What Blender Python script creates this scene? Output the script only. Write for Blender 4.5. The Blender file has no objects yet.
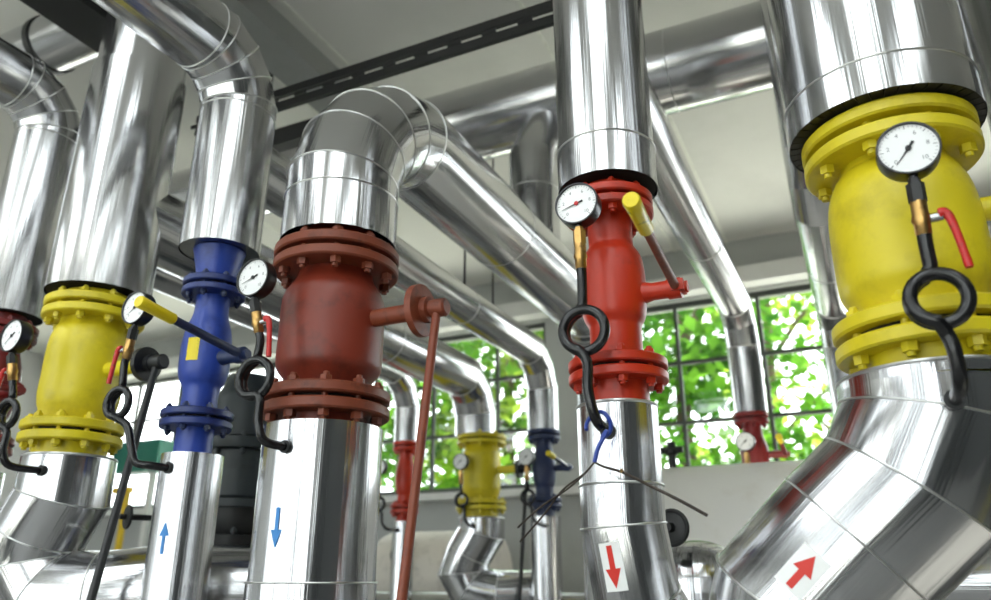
import bpy, math, random
from mathutils import Vector, Matrix

S = bpy.context.scene
COL = S.collection
PI = math.pi

# ------------------------------------------------------------------ camera, world, lights, exposure
cam_d = bpy.data.cameras.new('camera')
cam = bpy.data.objects.new('camera', cam_d)
COL.objects.link(cam)
cam.location = (0, 0, 1.5)
cam.rotation_euler = (math.radians(90 + 20.15), 0, math.radians(25.37))
cam_d.sensor_width = 36
cam_d.lens = 36 * 759.2 / 991
cam_d.dof.use_dof = True
cam_d.dof.focus_distance = 1.9
cam_d.dof.aperture_fstop = 2.3
cam_d.clip_start = 0.05
S.camera = cam

S.view_settings.view_transform = 'Standard'
S.view_settings.look = 'None'
S.view_settings.gamma = 1
S.view_settings.use_curve_mapping = False
S.view_settings.exposure = 0.88

W = bpy.data.worlds.new('world')
S.world = W
W.use_nodes = True
bg = W.node_tree.nodes['Background']
bg.inputs[0].default_value = (0.93, 0.97, 1.0, 1)
bg.inputs[1].default_value = 3.6

sun_d = bpy.data.lights.new('sun', 'SUN')
sun_d.energy = 12.0
sun_d.angle = math.radians(1.5)
sun_d.color = (1, 0.96, 0.88)
sun = bpy.data.objects.new('sun', sun_d)
COL.objects.link(sun)
sun.rotation_euler = Vector((-0.3, -1.5, -1.0)).to_track_quat('-Z', 'Y').to_euler()


def portal(name, x0, x1, z0, z1, y, facing):
    d = bpy.data.lights.new(name, 'AREA')
    d.shape = 'RECTANGLE'
    d.size = x1 - x0
    d.size_y = z1 - z0
    d.cycles.is_portal = True
    o = bpy.data.objects.new(name, d)
    COL.objects.link(o)
    o.location = ((x0 + x1) / 2, y, (z0 + z1) / 2)
    o.rotation_euler = (math.radians(90 * facing), 0, 0)


RX0, RX1, RY0, RY1, RZ = -10.5, 4.5, -4.0, 7.0, 4.55
ADDED_REAR_WIN = [(-9.7, -7.5), (-6.8, -4.6), (-3.9, -1.7), (-1.0, 1.2)]  # unseen windows added behind the camera for bright streaks on the cladding
for i, (a, b) in enumerate(ADDED_REAR_WIN):
    portal('daylight', a, b, 0.9, 4.1, RY0 - 0.25, 1)
SKY = [(-8.1, -6.8), (-5.6, -4.3), (-3.1, -1.8), (-0.7, 0.6), (1.8, 2.8)]  # roof openings added out of view so the pipes reflect white streaks
SKY_Y = (-3.5, 0.3)
for a, b in SKY:
    d = bpy.data.lights.new('added_skylight', 'AREA')
    d.shape = 'RECTANGLE'
    d.size, d.size_y = b - a, SKY_Y[1] - SKY_Y[0]
    d.cycles.is_portal = True
    o = bpy.data.objects.new('added_skylight', d)
    COL.objects.link(o)
    o.location = ((a + b) / 2, sum(SKY_Y) / 2, 4.85)
portal('daylight', -9.7, -2.75, 2.36, 4.03, RY1 + 0.28, -1)
portal('daylight', -2.13, 4.0, 2.36, 4.03, RY1 + 0.28, -1)


# ------------------------------------------------------------------ materials
MATS = {}


def lin(c):
    return tuple(((v / 255) / 12.92 if v / 255 <= 0.04045 else ((v / 255 + 0.055) / 1.055) ** 2.4) for v in c) + (1,)


def new_mat(name):
    m = bpy.data.materials.new(name)
    m.use_nodes = True
    nt = m.node_tree
    return m, nt, nt.nodes['Principled BSDF']


def N(nt, t, **k):
    n = nt.nodes.new(t)
    for a, v in k.items():
        if a in n.inputs:
            n.inputs[a].default_value = v
        else:
            setattr(n, a, v)
    return n


def paint(name, rgb, rough=0.4, metal=0.0, var=0.25, scale=9.0, rgb2=None, bump=0.15, spec=0.5, patch=(0.52, 0.72)):
    """painted surface with blotchy wear, worn spots towards rgb2"""
    m, nt, p = new_mat(name)
    tc = N(nt, 'ShaderNodeTexCoord')
    n1 = N(nt, 'ShaderNodeTexNoise', Scale=scale, Detail=6.0, Roughness=0.65)
    nt.links.new(tc.outputs['Object'], n1.inputs['Vector'])
    r = N(nt, 'ShaderNodeValToRGB')
    base = lin(rgb)
    dark = lin(rgb2) if rgb2 else tuple(v * (1 - var) for v in base[:3]) + (1,)
    r.color_ramp.elements[0].position = patch[0]
    r.color_ramp.elements[0].color = base
    r.color_ramp.elements[1].position = patch[1]
    r.color_ramp.elements[1].color = dark
    nt.links.new(n1.outputs['Fac'], r.inputs['Fac'])
    nt.links.new(r.outputs['Color'], p.inputs['Base Color'])
    p.inputs['Roughness'].default_value = rough
    p.inputs['Metallic'].default_value = metal
    p.inputs['Specular IOR Level'].default_value = spec
    if bump:
        n2 = N(nt, 'ShaderNodeTexNoise', Scale=scale * 14, Detail=3.0)
        nt.links.new(tc.outputs['Object'], n2.inputs['Vector'])
        b = N(nt, 'ShaderNodeBump', Strength=bump, Distance=0.002)
        nt.links.new(n2.outputs['Fac'], b.inputs['Height'])
        nt.links.new(b.outputs['Normal'], p.inputs['Normal'])
    MATS[name] = m
    return m


def flat(name, rgb, rough=0.5, metal=0.0, spec=0.5):
    m, nt, p = new_mat(name)
    p.inputs['Base Color'].default_value = lin(rgb)
    p.inputs['Roughness'].default_value = rough
    p.inputs['Metallic'].default_value = metal
    p.inputs['Specular IOR Level'].default_value = spec
    MATS[name] = m
    return m


def aluminium(name, rgb, rough, streak=0.5, dents=0.35):
    """rolled sheet cladding: soft streaks along the pipe (uv: u round the pipe, v along it)"""
    m, nt, p = new_mat(name)
    uv = N(nt, 'ShaderNodeUVMap')
    mp = N(nt, 'ShaderNodeMapping')
    mp.inputs['Scale'].default_value = (70, 0.18, 1)
    nt.links.new(uv.outputs['UV'], mp.inputs['Vector'])
    n1 = N(nt, 'ShaderNodeTexNoise', Scale=1.0, Detail=4.0, Roughness=0.6)
    nt.links.new(mp.outputs['Vector'], n1.inputs['Vector'])
    mp2 = N(nt, 'ShaderNodeMapping')
    mp2.inputs['Scale'].default_value = (16, 0.5, 1)
    nt.links.new(uv.outputs['UV'], mp2.inputs['Vector'])
    n2 = N(nt, 'ShaderNodeTexNoise', Scale=1.0, Detail=2.0)
    nt.links.new(mp2.outputs['Vector'], n2.inputs['Vector'])
    b1 = N(nt, 'ShaderNodeBump', Strength=streak, Distance=0.0016)
    nt.links.new(n1.outputs['Fac'], b1.inputs['Height'])
    b2 = N(nt, 'ShaderNodeBump', Strength=dents, Distance=0.010)
    nt.links.new(n2.outputs['Fac'], b2.inputs['Height'])
    nt.links.new(b1.outputs['Normal'], b2.inputs['Normal'])
    nt.links.new(b2.outputs['Normal'], p.inputs['Normal'])
    rr = N(nt, 'ShaderNodeMapRange')
    rr.inputs['To Min'].default_value = rough * 0.75
    rr.inputs['To Max'].default_value = rough * 1.35
    nt.links.new(n1.outputs['Fac'], rr.inputs['Value'])
    nt.links.new(rr.outputs['Result'], p.inputs['Roughness'])
    p.inputs['Base Color'].default_value = lin(rgb)
    p.inputs['Metallic'].default_value = 1.0
    MATS[name] = m
    return m


aluminium('aluminium', (200, 200, 202), 0.145, 0.8, 0.22)
aluminium('aluminium_dull', (160, 160, 160), 0.22, 0.5, 0.2)
flat('bead', (205, 205, 203), 0.34, 1.0)
flat('rivet', (200, 200, 200), 0.3, 1.0)
paint('yellow', (216, 198, 30), 0.4, rgb2=(164, 146, 24), scale=7, patch=(0.5, 0.85))
paint('yellow_grip', (232, 208, 20), 0.35, rgb2=(60, 52, 20), scale=22, patch=(0.6, 0.68))
paint('primer', (126, 46, 28), 0.42, rgb2=(84, 32, 20), scale=8)
paint('rust', (124, 58, 34), 0.5, rgb2=(74, 34, 22), scale=14)
paint('red', (186, 46, 16), 0.4, rgb2=(134, 34, 16), scale=8)
paint('red_dark', (112, 24, 24), 0.42, rgb2=(80, 18, 18), scale=8)
paint('blue', (38, 66, 156), 0.38, rgb2=(24, 44, 112), scale=9)
paint('blue_flange', (32, 50, 112), 0.4, rgb2=(18, 28, 66), scale=12)
paint('blue_dark', (32, 46, 84), 0.42, rgb2=(20, 30, 56), scale=9)
paint('grey_iron', (50, 57, 61), 0.42, rgb2=(36, 41, 44), scale=6)
paint('black_iron', (24, 25, 26), 0.45, rgb2=(40, 40, 40), scale=10)
flat('black_tube', (20, 20, 22), 0.26)
flat('black', (16, 16, 17), 0.45)
flat('insulation', (26, 26, 25), 0.85)
flat('insulation_tab', (58, 57, 54), 0.45, 0.6)
flat('gasket', (22, 20, 18), 0.8)
flat('dial_white', (240, 240, 240), 0.45)
flat('ink', (34, 34, 36), 0.6)
flat('ink_grey', (120, 120, 124), 0.6)
flat('needle_red', (196, 30, 34), 0.5)
flat('case_steel', (62, 62, 64), 0.28, 0.9)
flat('bezel_black', (26, 26, 27), 0.3)
flat('bezel_steel', (190, 190, 190), 0.25, 1.0)
paint('brass', (188, 150, 92), 0.3, metal=1.0, rgb2=(120, 92, 60), scale=60, bump=0)
paint('cock_red', (190, 28, 26), 0.35, rgb2=(120, 60, 40), scale=40, patch=(0.6, 0.7))
flat('label_white', (236, 236, 234), 0.5)
flat('arrow_red', (206, 40, 24), 0.5)
flat('arrow_blue', (52, 128, 196), 0.5)
flat('tie_blue', (40, 66, 150), 0.35)
paint('wire', (58, 50, 44), 0.5, metal=0.6, rgb2=(96, 88, 80), scale=60, bump=0)
paint('ceiling', (232, 231, 226), 0.85, rgb2=(222, 221, 216), scale=0.8, bump=0.0)
paint('joint', (240, 240, 232), 0.85, bump=0)
paint('wall', (214, 214, 212), 0.8, rgb2=(202, 202, 200), scale=1.2, bump=0)
paint('wall_grey', (172, 174, 172), 0.8, rgb2=(160, 162, 160), scale=1.2, bump=0)
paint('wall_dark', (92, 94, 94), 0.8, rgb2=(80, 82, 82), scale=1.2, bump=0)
paint('floor', (138, 137, 134), 0.5, rgb2=(120, 119, 116), scale=1.5, bump=0)
paint('steel_black', (15, 15, 16), 0.5, bump=0)
flat('mullion', (62, 66, 62), 0.5)
paint('tank', (244, 241, 234), 0.4, rgb2=(232, 226, 214), scale=3, bump=0)
paint('teal', (22, 108, 92), 0.5, rgb2=(16, 90, 78), scale=4, bump=0)
paint('yellow_rail', (214, 178, 30), 0.5, bump=0)
paint('bark', (92, 76, 60), 0.9, rgb2=(60, 50, 40), scale=12)
paint('bounce_paving', (206, 204, 194), 0.9, rgb2=(176, 178, 160), scale=2, bump=0)  # pale paving, made brighter to bounce daylight up onto the ceiling
paint('beige_box', (206, 200, 190), 0.6, bump=0)


def leaf_mat(name, c1, c2):
    m, nt, p = new_mat(name)
    out = nt.nodes['Material Output']
    nt.nodes.remove(p)
    tc = N(nt, 'ShaderNodeTexCoord')
    n1 = N(nt, 'ShaderNodeTexNoise', Scale=1.6, Detail=3.0)
    nt.links.new(tc.outputs['Object'], n1.inputs['Vector'])
    r = N(nt, 'ShaderNodeValToRGB')
    r.color_ramp.elements[0].position = 0.38
    r.color_ramp.elements[0].color = lin(c1)
    r.color_ramp.elements[1].position = 0.62
    r.color_ramp.elements[1].color = lin(c2)
    nt.links.new(n1.outputs['Fac'], r.inputs['Fac'])
    d = N(nt, 'ShaderNodeBsdfDiffuse')
    t = N(nt, 'ShaderNodeBsdfTranslucent')
    mx = N(nt, 'ShaderNodeMixShader', Fac=0.5)
    nt.links.new(r.outputs['Color'], d.inputs['Color'])
    nt.links.new(r.outputs['Color'], t.inputs['Color'])
    nt.links.new(d.outputs[0], mx.inputs[1])
    nt.links.new(t.outputs[0], mx.inputs[2])
    nt.links.new(mx.outputs[0], out.inputs['Surface'])
    MATS[name] = m


leaf_mat('leaf', (52, 112, 28), (112, 164, 50))
leaf_mat('leaf_light', (84, 140, 40), (164, 188, 70))


def glass_mat():
    m, nt, p = new_mat('glass')
    out = nt.nodes['Material Output']
    nt.nodes.remove(p)
    tr = N(nt, 'ShaderNodeBsdfTransparent')
    tr.inputs['Color'].default_value = (0.96, 0.98, 0.97, 1)
    gl = N(nt, 'ShaderNodeBsdfGlossy', Roughness=0.02)
    mx = N(nt, 'ShaderNodeMixShader', Fac=0.05)
    nt.links.new(tr.outputs[0], mx.inputs[1])
    nt.links.new(gl.outputs[0], mx.inputs[2])
    nt.links.new(mx.outputs[0], out.inputs['Surface'])
    MATS['glass'] = m


glass_mat()


# ------------------------------------------------------------------ mesh builder
def basis(d):
    d = Vector(d).normalized()
    ref = Vector((0, 0, 1)) if abs(d.z) < 0.9 else Vector((0, -1, 0))
    u = ref.cross(d).normalized()
    return u, d.cross(u).normalized(), d


class MB:
    """collects faces in world coordinates; every vertex carries a uv"""

    def __init__(self):
        self.v, self.f, self.uv = [], [], []

    def add(self, pts, faces, uvs=None):
        o = len(self.v)
        self.v += [Vector(p) for p in pts]
        self.uv += uvs if uvs else [(0.0, 0.0)] * len(pts)
        self.f += [tuple(i + o for i in f) for f in faces]
        return self

    def box(self, c, s, rot=None):
        c = Vector(c)
        pts = []
        for x in (-1, 1):
            for y in (-1, 1):
                for z in (-1, 1):
                    p = Vector((x * s[0] / 2, y * s[1] / 2, z * s[2] / 2))
                    pts.append(c + (rot @ p if rot else p))
        return self.add(pts, [(0, 1, 3, 2), (4, 6, 7, 5), (0, 4, 5, 1), (2, 3, 7, 6), (0, 2, 6, 4), (1, 5, 7, 3)])

    def ring_faces(self, n, rows, closed=False):
        return [(r * n + i, r * n + i + 1, (r + 1) * n + i + 1, (r + 1) * n + i) for r in range(rows - 1) for i in range(n - 1)]

    def lathe(self, prof, org, axis=(0, 0, 1), n=40, cap=True):
        """prof: (radius, height) along axis from org"""
        u, w, d = basis(axis)
        org = Vector(org)
        pts, uvs = [], []
        L = 0
        last = None
        for (r, h) in prof:
            if last:
                L += math.hypot(r - last[0], h - last[1])
            last = (r, h)
            for i in range(n + 1):
                a = 2 * PI * i / n
                pts.append(org + d * h + (u * math.cos(a) + w * math.sin(a)) * r)
                uvs.append((i / n, L))
        faces = self.ring_faces(n + 1, len(prof))
        k = len(prof) - 1
        if cap:
            if prof[0][0] > 1e-5:
                faces.append(tuple(reversed(range(n))))
            if prof[-1][0] > 1e-5:
                faces.append(tuple(k * (n + 1) + i for i in range(n)))
        return self.add(pts, faces, uvs)

    def mitre(self, path, r, n=48, v0=0.0, ends=True):
        """sheet metal run: straight facets between mitred joints (rings doubled so joints stay crisp)"""
        P = [Vector(p) for p in path]
        D = [(P[i + 1] - P[i]).normalized() for i in range(len(P) - 1)]
        u, w, d = basis(D[0])
        L = v0
        for i, d in enumerate(D):
            if i > 0:
                q = D[i - 1].rotation_difference(d)
                u, w = q @ u, q @ w
            na = d if i == 0 else (D[i - 1] + d).normalized()
            nb = d if i == len(D) - 1 else (d + D[i + 1]).normalized()
            pts, uvs = [], []
            seg = (P[i + 1] - P[i]).length
            for (pt, nn, vv) in ((P[i], na, L), (P[i + 1], nb, L + seg)):
                for k in range(n + 1):
                    a = 2 * PI * k / n
                    o = (u * math.cos(a) + w * math.sin(a)) * r
                    t = -o.dot(nn) / d.dot(nn)
                    pts.append(pt + o + d * t)
                    uvs.append((k / n, vv + t))
            self.add(pts, self.ring_faces(n + 1, 2), uvs)
            L += seg
        return self

    def tube(self, path, r, n=14, cap=True, closed=False):
        """smooth tube along a path (parallel transport); r may be a list"""
        P = [Vector(p) for p in path]
        m = len(P)
        T = []
        for i in range(m):
            a = P[(i - 1) % m] if closed else P[max(i - 1, 0)]
            b = P[(i + 1) % m] if closed else P[min(i + 1, m - 1)]
            T.append((b - a).normalized())
        u, w, d = basis(T[0])
        pts, uvs = [], []
        for i in range(m):
            if i:
                q = T[i - 1].rotation_difference(T[i])
                u, w = q @ u, q @ w
            rr = r[i] if isinstance(r, (list, tuple)) else r
            for k in range(n + 1):
                a = 2 * PI * k / n
                pts.append(P[i] + (u * math.cos(a) + w * math.sin(a)) * rr)
                uvs.append((k / n, i / m))
        faces = self.ring_faces(n + 1, m)
        if cap and not closed:
            faces.append(tuple(reversed(range(n))))
            faces.append(tuple((m - 1) * (n + 1) + i for i in range(n)))
        return self.add(pts, faces, uvs)


def mesh_from(name, mb, mat, origin, angle=38):
    me = bpy.data.meshes.new(name)
    o = Vector(origin)
    me.from_pydata([tuple(p - o) for p in mb.v], [], mb.f)
    uvl = me.uv_layers.new(name='UVMap')
    for lp in me.loops:
        uvl.data[lp.index].uv = mb.uv[lp.vertex_index]
    me.materials.append(MATS[mat])
    for p in me.polygons:
        p.use_smooth = True
    # weld the doubled seam of lathes without touching the uvs, then fix normals
    import bmesh
    bm = bmesh.new()
    bm.from_mesh(me)
    bmesh.ops.remove_doubles(bm, verts=bm.verts, dist=1e-5)
    bmesh.ops.recalc_face_normals(bm, faces=bm.faces)
    bm.to_mesh(me)
    bm.free()
    me.set_sharp_from_angle(angle=math.radians(angle))
    me.update()
    return me


WL = {}


def thing(name, loc, label, cat, group=None):
    o = bpy.data.objects.new(name, None)
    COL.objects.link(o)
    o.location = loc
    o.empty_display_size = 0.1
    o['label'] = label
    o['category'] = cat
    if group:
        o['group'] = group
    WL[o.name] = Vector(loc)
    return o


def part(name, mb, mat, parent, label=None, angle=38):
    w = WL[parent.name]
    me = mesh_from(name, mb, mat, w, angle)
    o = bpy.data.objects.new(name, me)
    COL.objects.link(o)
    o.parent = parent
    WL[o.name] = w            # parts sit at their thing's origin
    if label:
        o['label'] = label
    return o


def single(name, mb, mat, label, cat, loc=(0, 0, 0), group=None, angle=38, kind=None):
    me = mesh_from(name, mb, mat, loc, angle)
    o = bpy.data.objects.new(name, me)
    COL.objects.link(o)
    o.location = loc
    WL[o.name] = Vector(loc)
    o['label'] = label
    o['category'] = cat
    if group:
        o['group'] = group
    if kind:
        o['kind'] = kind
    return o


def structure(name, mb, mat, parent=None):
    if parent:
        return part(name, mb, mat, parent)
    me = mesh_from(name, mb, mat, (0, 0, 0))
    o = bpy.data.objects.new(name, me)
    COL.objects.link(o)
    WL[o.name] = Vector((0, 0, 0))
    o['kind'] = 'structure'
    return o


def spline(pts, per=8):
    """Catmull-Rom through points"""
    P = [Vector(p) for p in pts]
    out = []
    for i in range(len(P) - 1):
        p0, p1, p2, p3 = P[max(i - 1, 0)], P[i], P[i + 1], P[min(i + 2, len(P) - 1)]
        for k in range(per):
            t = k / per
            out.append(0.5 * ((2 * p1) + (-p0 + p2) * t + (2 * p0 - 5 * p1 + 4 * p2 - p3) * t * t + (-p0 + 3 * p1 - 3 * p2 + p3) * t ** 3))
    out.append(P[-1])
    return out


def arc(c, r, a0, a1, ux, uy, n):
    c, ux, uy = Vector(c), Vector(ux), Vector(uy)
    return [c + ux * (r * math.cos(a0 + (a1 - a0) * i / n)) + uy * (r * math.sin(a0 + (a1 - a0) * i / n)) for i in range(n + 1)]


# ------------------------------------------------------------------ the room
structure('floor', MB().box(((RX0 + RX1) / 2, (RY0 + RY1) / 2, -0.1), (RX1 - RX0 + 0.6, RY1 - RY0 + 0.6, 0.2)), 'floor')
cm = MB()
cx0, cx1, cy0, cy1 = RX0 - 0.3, RX1 + 0.3, RY0 - 0.3, RY1 + 0.3
cm.box(((cx0 + cx1) / 2, (SKY_Y[1] + cy1) / 2, RZ + 0.1), (cx1 - cx0, cy1 - SKY_Y[1], 0.2))
cm.box(((cx0 + cx1) / 2, (SKY_Y[0] + cy0) / 2, RZ + 0.1), (cx1 - cx0, SKY_Y[0] - cy0, 0.2))
xs = cx0
for a, b in SKY + [(cx1, cx1)]:
    cm.box(((xs + a) / 2, sum(SKY_Y) / 2, RZ + 0.1), (a - xs, SKY_Y[1] - SKY_Y[0], 0.2))
    xs = b
structure('ceiling', cm, 'ceiling')
structure('wall_left', MB().box((RX0 - 0.15, (RY0 + RY1) / 2, RZ / 2), (0.3, RY1 - RY0 + 0.6, RZ)), 'wall')
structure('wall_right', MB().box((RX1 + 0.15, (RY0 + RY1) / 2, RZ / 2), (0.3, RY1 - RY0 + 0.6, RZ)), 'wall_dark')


def wall_with_openings(name, y, x0, x1, z1, wins, mat, t=0.3):
    mb = MB()
    xs = x0
    for (a, b, c, d) in wins:
        mb.box(((xs + a) / 2, y, z1 / 2), (a - xs, t, z1))
        mb.box(((a + b) / 2, y, c / 2), (b - a, t, c))
        mb.box(((a + b) / 2, y, (d + z1) / 2), (b - a, t, z1 - d))
        xs = b
    mb.box(((xs + x1) / 2, y, z1 / 2), (x1 - xs, t, z1))
    return structure(name, mb, mat)


W1, W2 = (-9.7, -2.75, 2.33, 4.03), (-2.13, 4.0, 2.33, 4.03)
wall_with_openings('wall_back', RY1 + 0.15, RX0, RX1, RZ, [W1, W2], 'wall_grey')
wall_with_openings('wall_front', RY0 - 0.15, RX0, RX1, RZ, [(a, b, 0.9, 4.1) for a, b in ADDED_REAR_WIN], 'wall_dark')
# lintel beam under the ceiling and the sill under the back windows
structure('trim_1', MB().box(((RX0 + RX1) / 2, RY1 - 0.09, 4.13), (RX1 - RX0, 0.18, 0.16)), 'wall')
structure('trim_2', MB().box(((RX0 + RX1) / 2, RY1 - 0.11, 2.27), (RX1 - RX0, 0.22, 0.07)), 'wall')
# down-stand ceiling beams and the flat slab joints
jm = MB()
for x in (-3.05, -2.55, -1.35, -0.85, 0.35, 0.85, -4.6, -6.2, 2.2):
    jm.box((x, (SKY_Y[1] + RY1) / 2, RZ - 0.004), (0.02, RY1 - SKY_Y[1], 0.008))
structure('trim_3', jm, 'joint')
structure('trim_4', MB().box((-2.76, (SKY_Y[1] + RY1) / 2, RZ - 0.08), (0.26, RY1 - SKY_Y[1], 0.16)), 'wall_grey')


def window(name, x0, x1, z0, z1, y, xs, zs, bar=0.035):
    mb = MB()
    t = 0.05
    fr = 0.05
    mb.box(((x0 + x1) / 2, y, z0 + fr / 2), (x1 - x0, t, fr)).box(((x0 + x1) / 2, y, z1 - fr / 2), (x1 - x0, t, fr))
    mb.box((x0 + fr / 2, y, (z0 + z1) / 2), (fr, t, z1 - z0)).box((x1 - fr / 2, y, (z0 + z1) / 2), (fr, t, z1 - z0))
    for x in xs:
        mb.box((x, y, (z0 + z1) / 2), (bar, t * 0.8, z1 - z0))
    for z in zs:
        mb.box(((x0 + x1) / 2, y, z), (x1 - x0, t * 0.7, bar))
    w = structure(name, mb, 'mullion')
    g = structure('pane', MB().box(((x0 + x1) / 2, y, (z0 + z1) / 2), (x1 - x0 - fr, 0.006, z1 - z0 - fr)), 'glass', w)
    return w


window('window_1', *W1, RY1 + 0.1, [-4.11 - 0.77 * k for k in range(-1, 8)], [2.92, 3.48])
window('window_2', *W2, RY1 + 0.1, [-1.42 + 0.77 * k for k in range(0, 8)], [2.86, 3.43])
for i, (a, b) in enumerate(ADDED_REAR_WIN):  # frames of the added rear windows, out of view
    window('window_%d' % (i + 3), a, b, 0.9, 4.1, RY0 - 0.1, [a + (b - a) * k / 4 for k in (1, 2, 3)], [1.9, 3.0], 0.1)

for i, (a, b) in enumerate(SKY):  # frames and glass of the added, unseen roof openings
    mb = MB()
    for y in (SKY_Y[0], SKY_Y[0] * 0.67 + SKY_Y[1] * 0.33, SKY_Y[0] * 0.33 + SKY_Y[1] * 0.67, SKY_Y[1]):
        mb.box(((a + b) / 2, y, RZ + 0.22), (b - a + 0.1, 0.06, 0.05))
    for x in (a, b):
        mb.box((x, sum(SKY_Y) / 2, RZ + 0.22), (0.06, SKY_Y[1] - SKY_Y[0], 0.05))
    w = structure('window_%d' % (i + 7), mb, 'mullion')
    structure('pane', MB().box(((a + b) / 2, sum(SKY_Y) / 2, RZ + 0.23), (b - a, SKY_Y[1] - SKY_Y[0], 0.008)), 'glass', w)

# ------------------------------------------------------------------ outdoors: ground and trees
structure('ground', MB().box((-3, 0, -0.4), (80, 80, 0.2)), 'bounce_paving')


def tree(x, y, h, rad, nleaf, seed, mat, label, size=0.24, zc=None, dens=1.0):
    rnd = random.Random(seed)
    t = thing('tree', (x, y, -0.3), label, 'tree', 'trees outside the windows')
    tr = MB()
    tr.tube(spline([(x, y, -0.3), (x + 0.1, y, h * 0.3), (x - 0.05, y + 0.1, h * 0.6), (x + 0.05, y, h * 0.9)], 5), [0.17 - 0.0075 * i for i in range(16)], 10)
    part('trunk', tr, 'bark', t)
    centres = []
    for k in range(int(26 * dens)):
        a, e = rnd.uniform(0, 2 * PI), rnd.uniform(-0.8, 1)
        rr = rad * rnd.uniform(0.25, 1)
        centres.append(Vector((x + rr * math.cos(a) * math.sqrt(1 - min(1, abs(e)) ** 2 * 0.6), y + rr * math.sin(a) * 0.8, (zc or h * 0.65) + e * h * 0.38)))
    for c in centres[:7]:
        b = MB().tube(spline([(x, y, c.z - 0.9 if c.z > 1.6 else 0.7), (Vector((x, y, c.z)) * 0.5 + c * 0.5) - Vector((0, 0, 0.25)), c], 5), [0.05 - 0.0035 * i for i in range(11)], 6)
        part('branch', b, 'bark', t)
    lv = MB()
    for k in range(nleaf):
        c = rnd.choice(centres)
        p = c + Vector((rnd.gauss(0, 0.34), rnd.gauss(0, 0.34), rnd.gauss(0, 0.27)))
        d = Vector((rnd.gauss(0, 1), rnd.gauss(0, 1), rnd.gauss(-0.3, 0.7))).normalized()
        u, w, d = basis(d)
        s = size * rnd.uniform(0.7, 1.3)
        lv.add([p, p + d * s * .5 + u * s * .3 + w * s * .06, p + d * s, p + d * s * .5 - u * s * .3 + w * s * .06], [(0, 1, 2, 3)])
    part('leaves', lv, mat, t)


tree(-6.6, 10.4, 5.6, 1.5, 2600, 1, 'leaf', 'bushy green tree outside, seen left of the small back red valve', zc=3.6)
tree(-4.9, 10.8, 5.8, 1.5, 2600, 2, 'leaf_light', 'light green tree outside behind the small back yellow valve', zc=3.8)
tree(-3.9, 12.0, 6.4, 1.6, 2600, 3, 'leaf', 'green tree outside behind the small back blue valve', zc=4.2)
tree(-2.1, 10.6, 6.0, 1.3, 2400, 4, 'leaf', 'dense green tree outside just right of the grey window pier', zc=3.9)
tree(-1.0, 11.8, 6.2, 1.4, 1500, 5, 'leaf_light', 'light green tree outside behind the back dark red valve', zc=4.2)
tree(-0.1, 10.8, 6.4, 1.1, 420, 6, 'leaf', 'sparse green tree outside at the right end of the window view', zc=4.5)


# ------------------------------------------------------------------ pipework
def elbow_pts(corner, d_in, d_out, R, nseg):
    """mitre points of a segmented elbow: centre-line arc of radius R round a corner"""
    c, a, b = Vector(corner), Vector(d_in).normalized(), Vector(d_out).normalized()
    ang = a.angle(b)
    tl = R * math.tan(ang / 2)
    s = c - a * tl
    nrm = (b - a * a.dot(b)).normalized()
    ctr = s + nrm * R
    pts = [s]
    # vertices where tangents of the cut planes meet
    for i in range(nseg):
        t = ang * (i + 0.5) / nseg
        pts.append(ctr + (-nrm * math.cos(t) + a * math.sin(t)) * (R / math.cos(ang / nseg / 2)))
    pts.append(c + b * tl)
    return pts


def band(parent, p, d, r, w=0.0024, name='seam_band', n2=None):
    """rolled bead standing on a joint; d = plane normal, ellipse if the joint is mitred"""
    p = Vector(p)
    d = Vector(d).normalized()
    if n2 is None:
        u, v, _ = basis(d)
        ring = [p + (u * math.cos(2 * PI * k / 48) + v * math.sin(2 * PI * k / 48)) * (r + w * 0.2) for k in range(48)]
    else:
        ax = Vector(n2).normalized()
        u, v, _ = basis(ax)
        ring = []
        for k in range(48):
            o = (u * math.cos(2 * PI * k / 48) + v * math.sin(2 * PI * k / 48)) * (r + w * 0.3)
            ring.append(p + o + ax * (-o.dot(d) / ax.dot(d)))
    mb = MB().tube(ring + [ring[0]], w, 8, cap=False)
    return part(name, mb, 'bead', parent)


def pipe(name, label, runs, loc, cat='pipe', group=None, mat='aluminium', bottom_cap=None, top_cap=None, n=48, cap_mat='insulation', tabs=False):
    """runs: list of ('sleeve'|'elbow', path, r, [band positions: index of path vertex])"""
    t = thing(name, loc, label, cat, group)
    for kind, path, r, bands in runs:
        pm = part(kind, MB().mitre(path, r, n), mat, t, angle=11)
        P = [Vector(p) for p in path]
        for bi in bands:
            if bi == 0:
                d = P[1] - P[0]
                band(pm, P[0], d, r)
            elif bi == len(P) - 1:
                band(pm, P[-1], P[-1] - P[-2], r)
            else:
                a, b = (P[bi] - P[bi - 1]).normalized(), (P[bi + 1] - P[bi]).normalized()
                band(pm, P[bi], a + b, r, n2=a)
    for cap in (bottom_cap, top_cap):
        if cap:
            (x, y, z), r, d = cap
            c = MB().lathe([(r * 0.4, 0.003), (r - 0.004, 0.003), (r - 0.004, 0.012), (r * 0.4, 0.012)], (x, y, z), d, 40)
            ie = part('insulation_end', c, cap_mat, t, 'black insulation end' if cap_mat == 'insulation' else None)
            if tabs:
                tb = MB()
                for k in range(44):
                    a = 2 * PI * (k + 0.5) / 44
                    rot = Matrix.Rotation(a, 3, 'Z')
                    tb.box(Vector((x, y, z + 0.001)) + rot @ Vector((r * 0.86, 0, 0)), (r * 0.26, r * 0.115, 0.003), rot)
                part('folded_tabs', tb, 'insulation_tab', ie)
    return t


def on_cyl(x, y, r, th, z):
    """point on an upright pipe; th measured from -Y towards +X"""
    return Vector((x + r * math.sin(th), y - r * math.cos(th), z))


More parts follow.
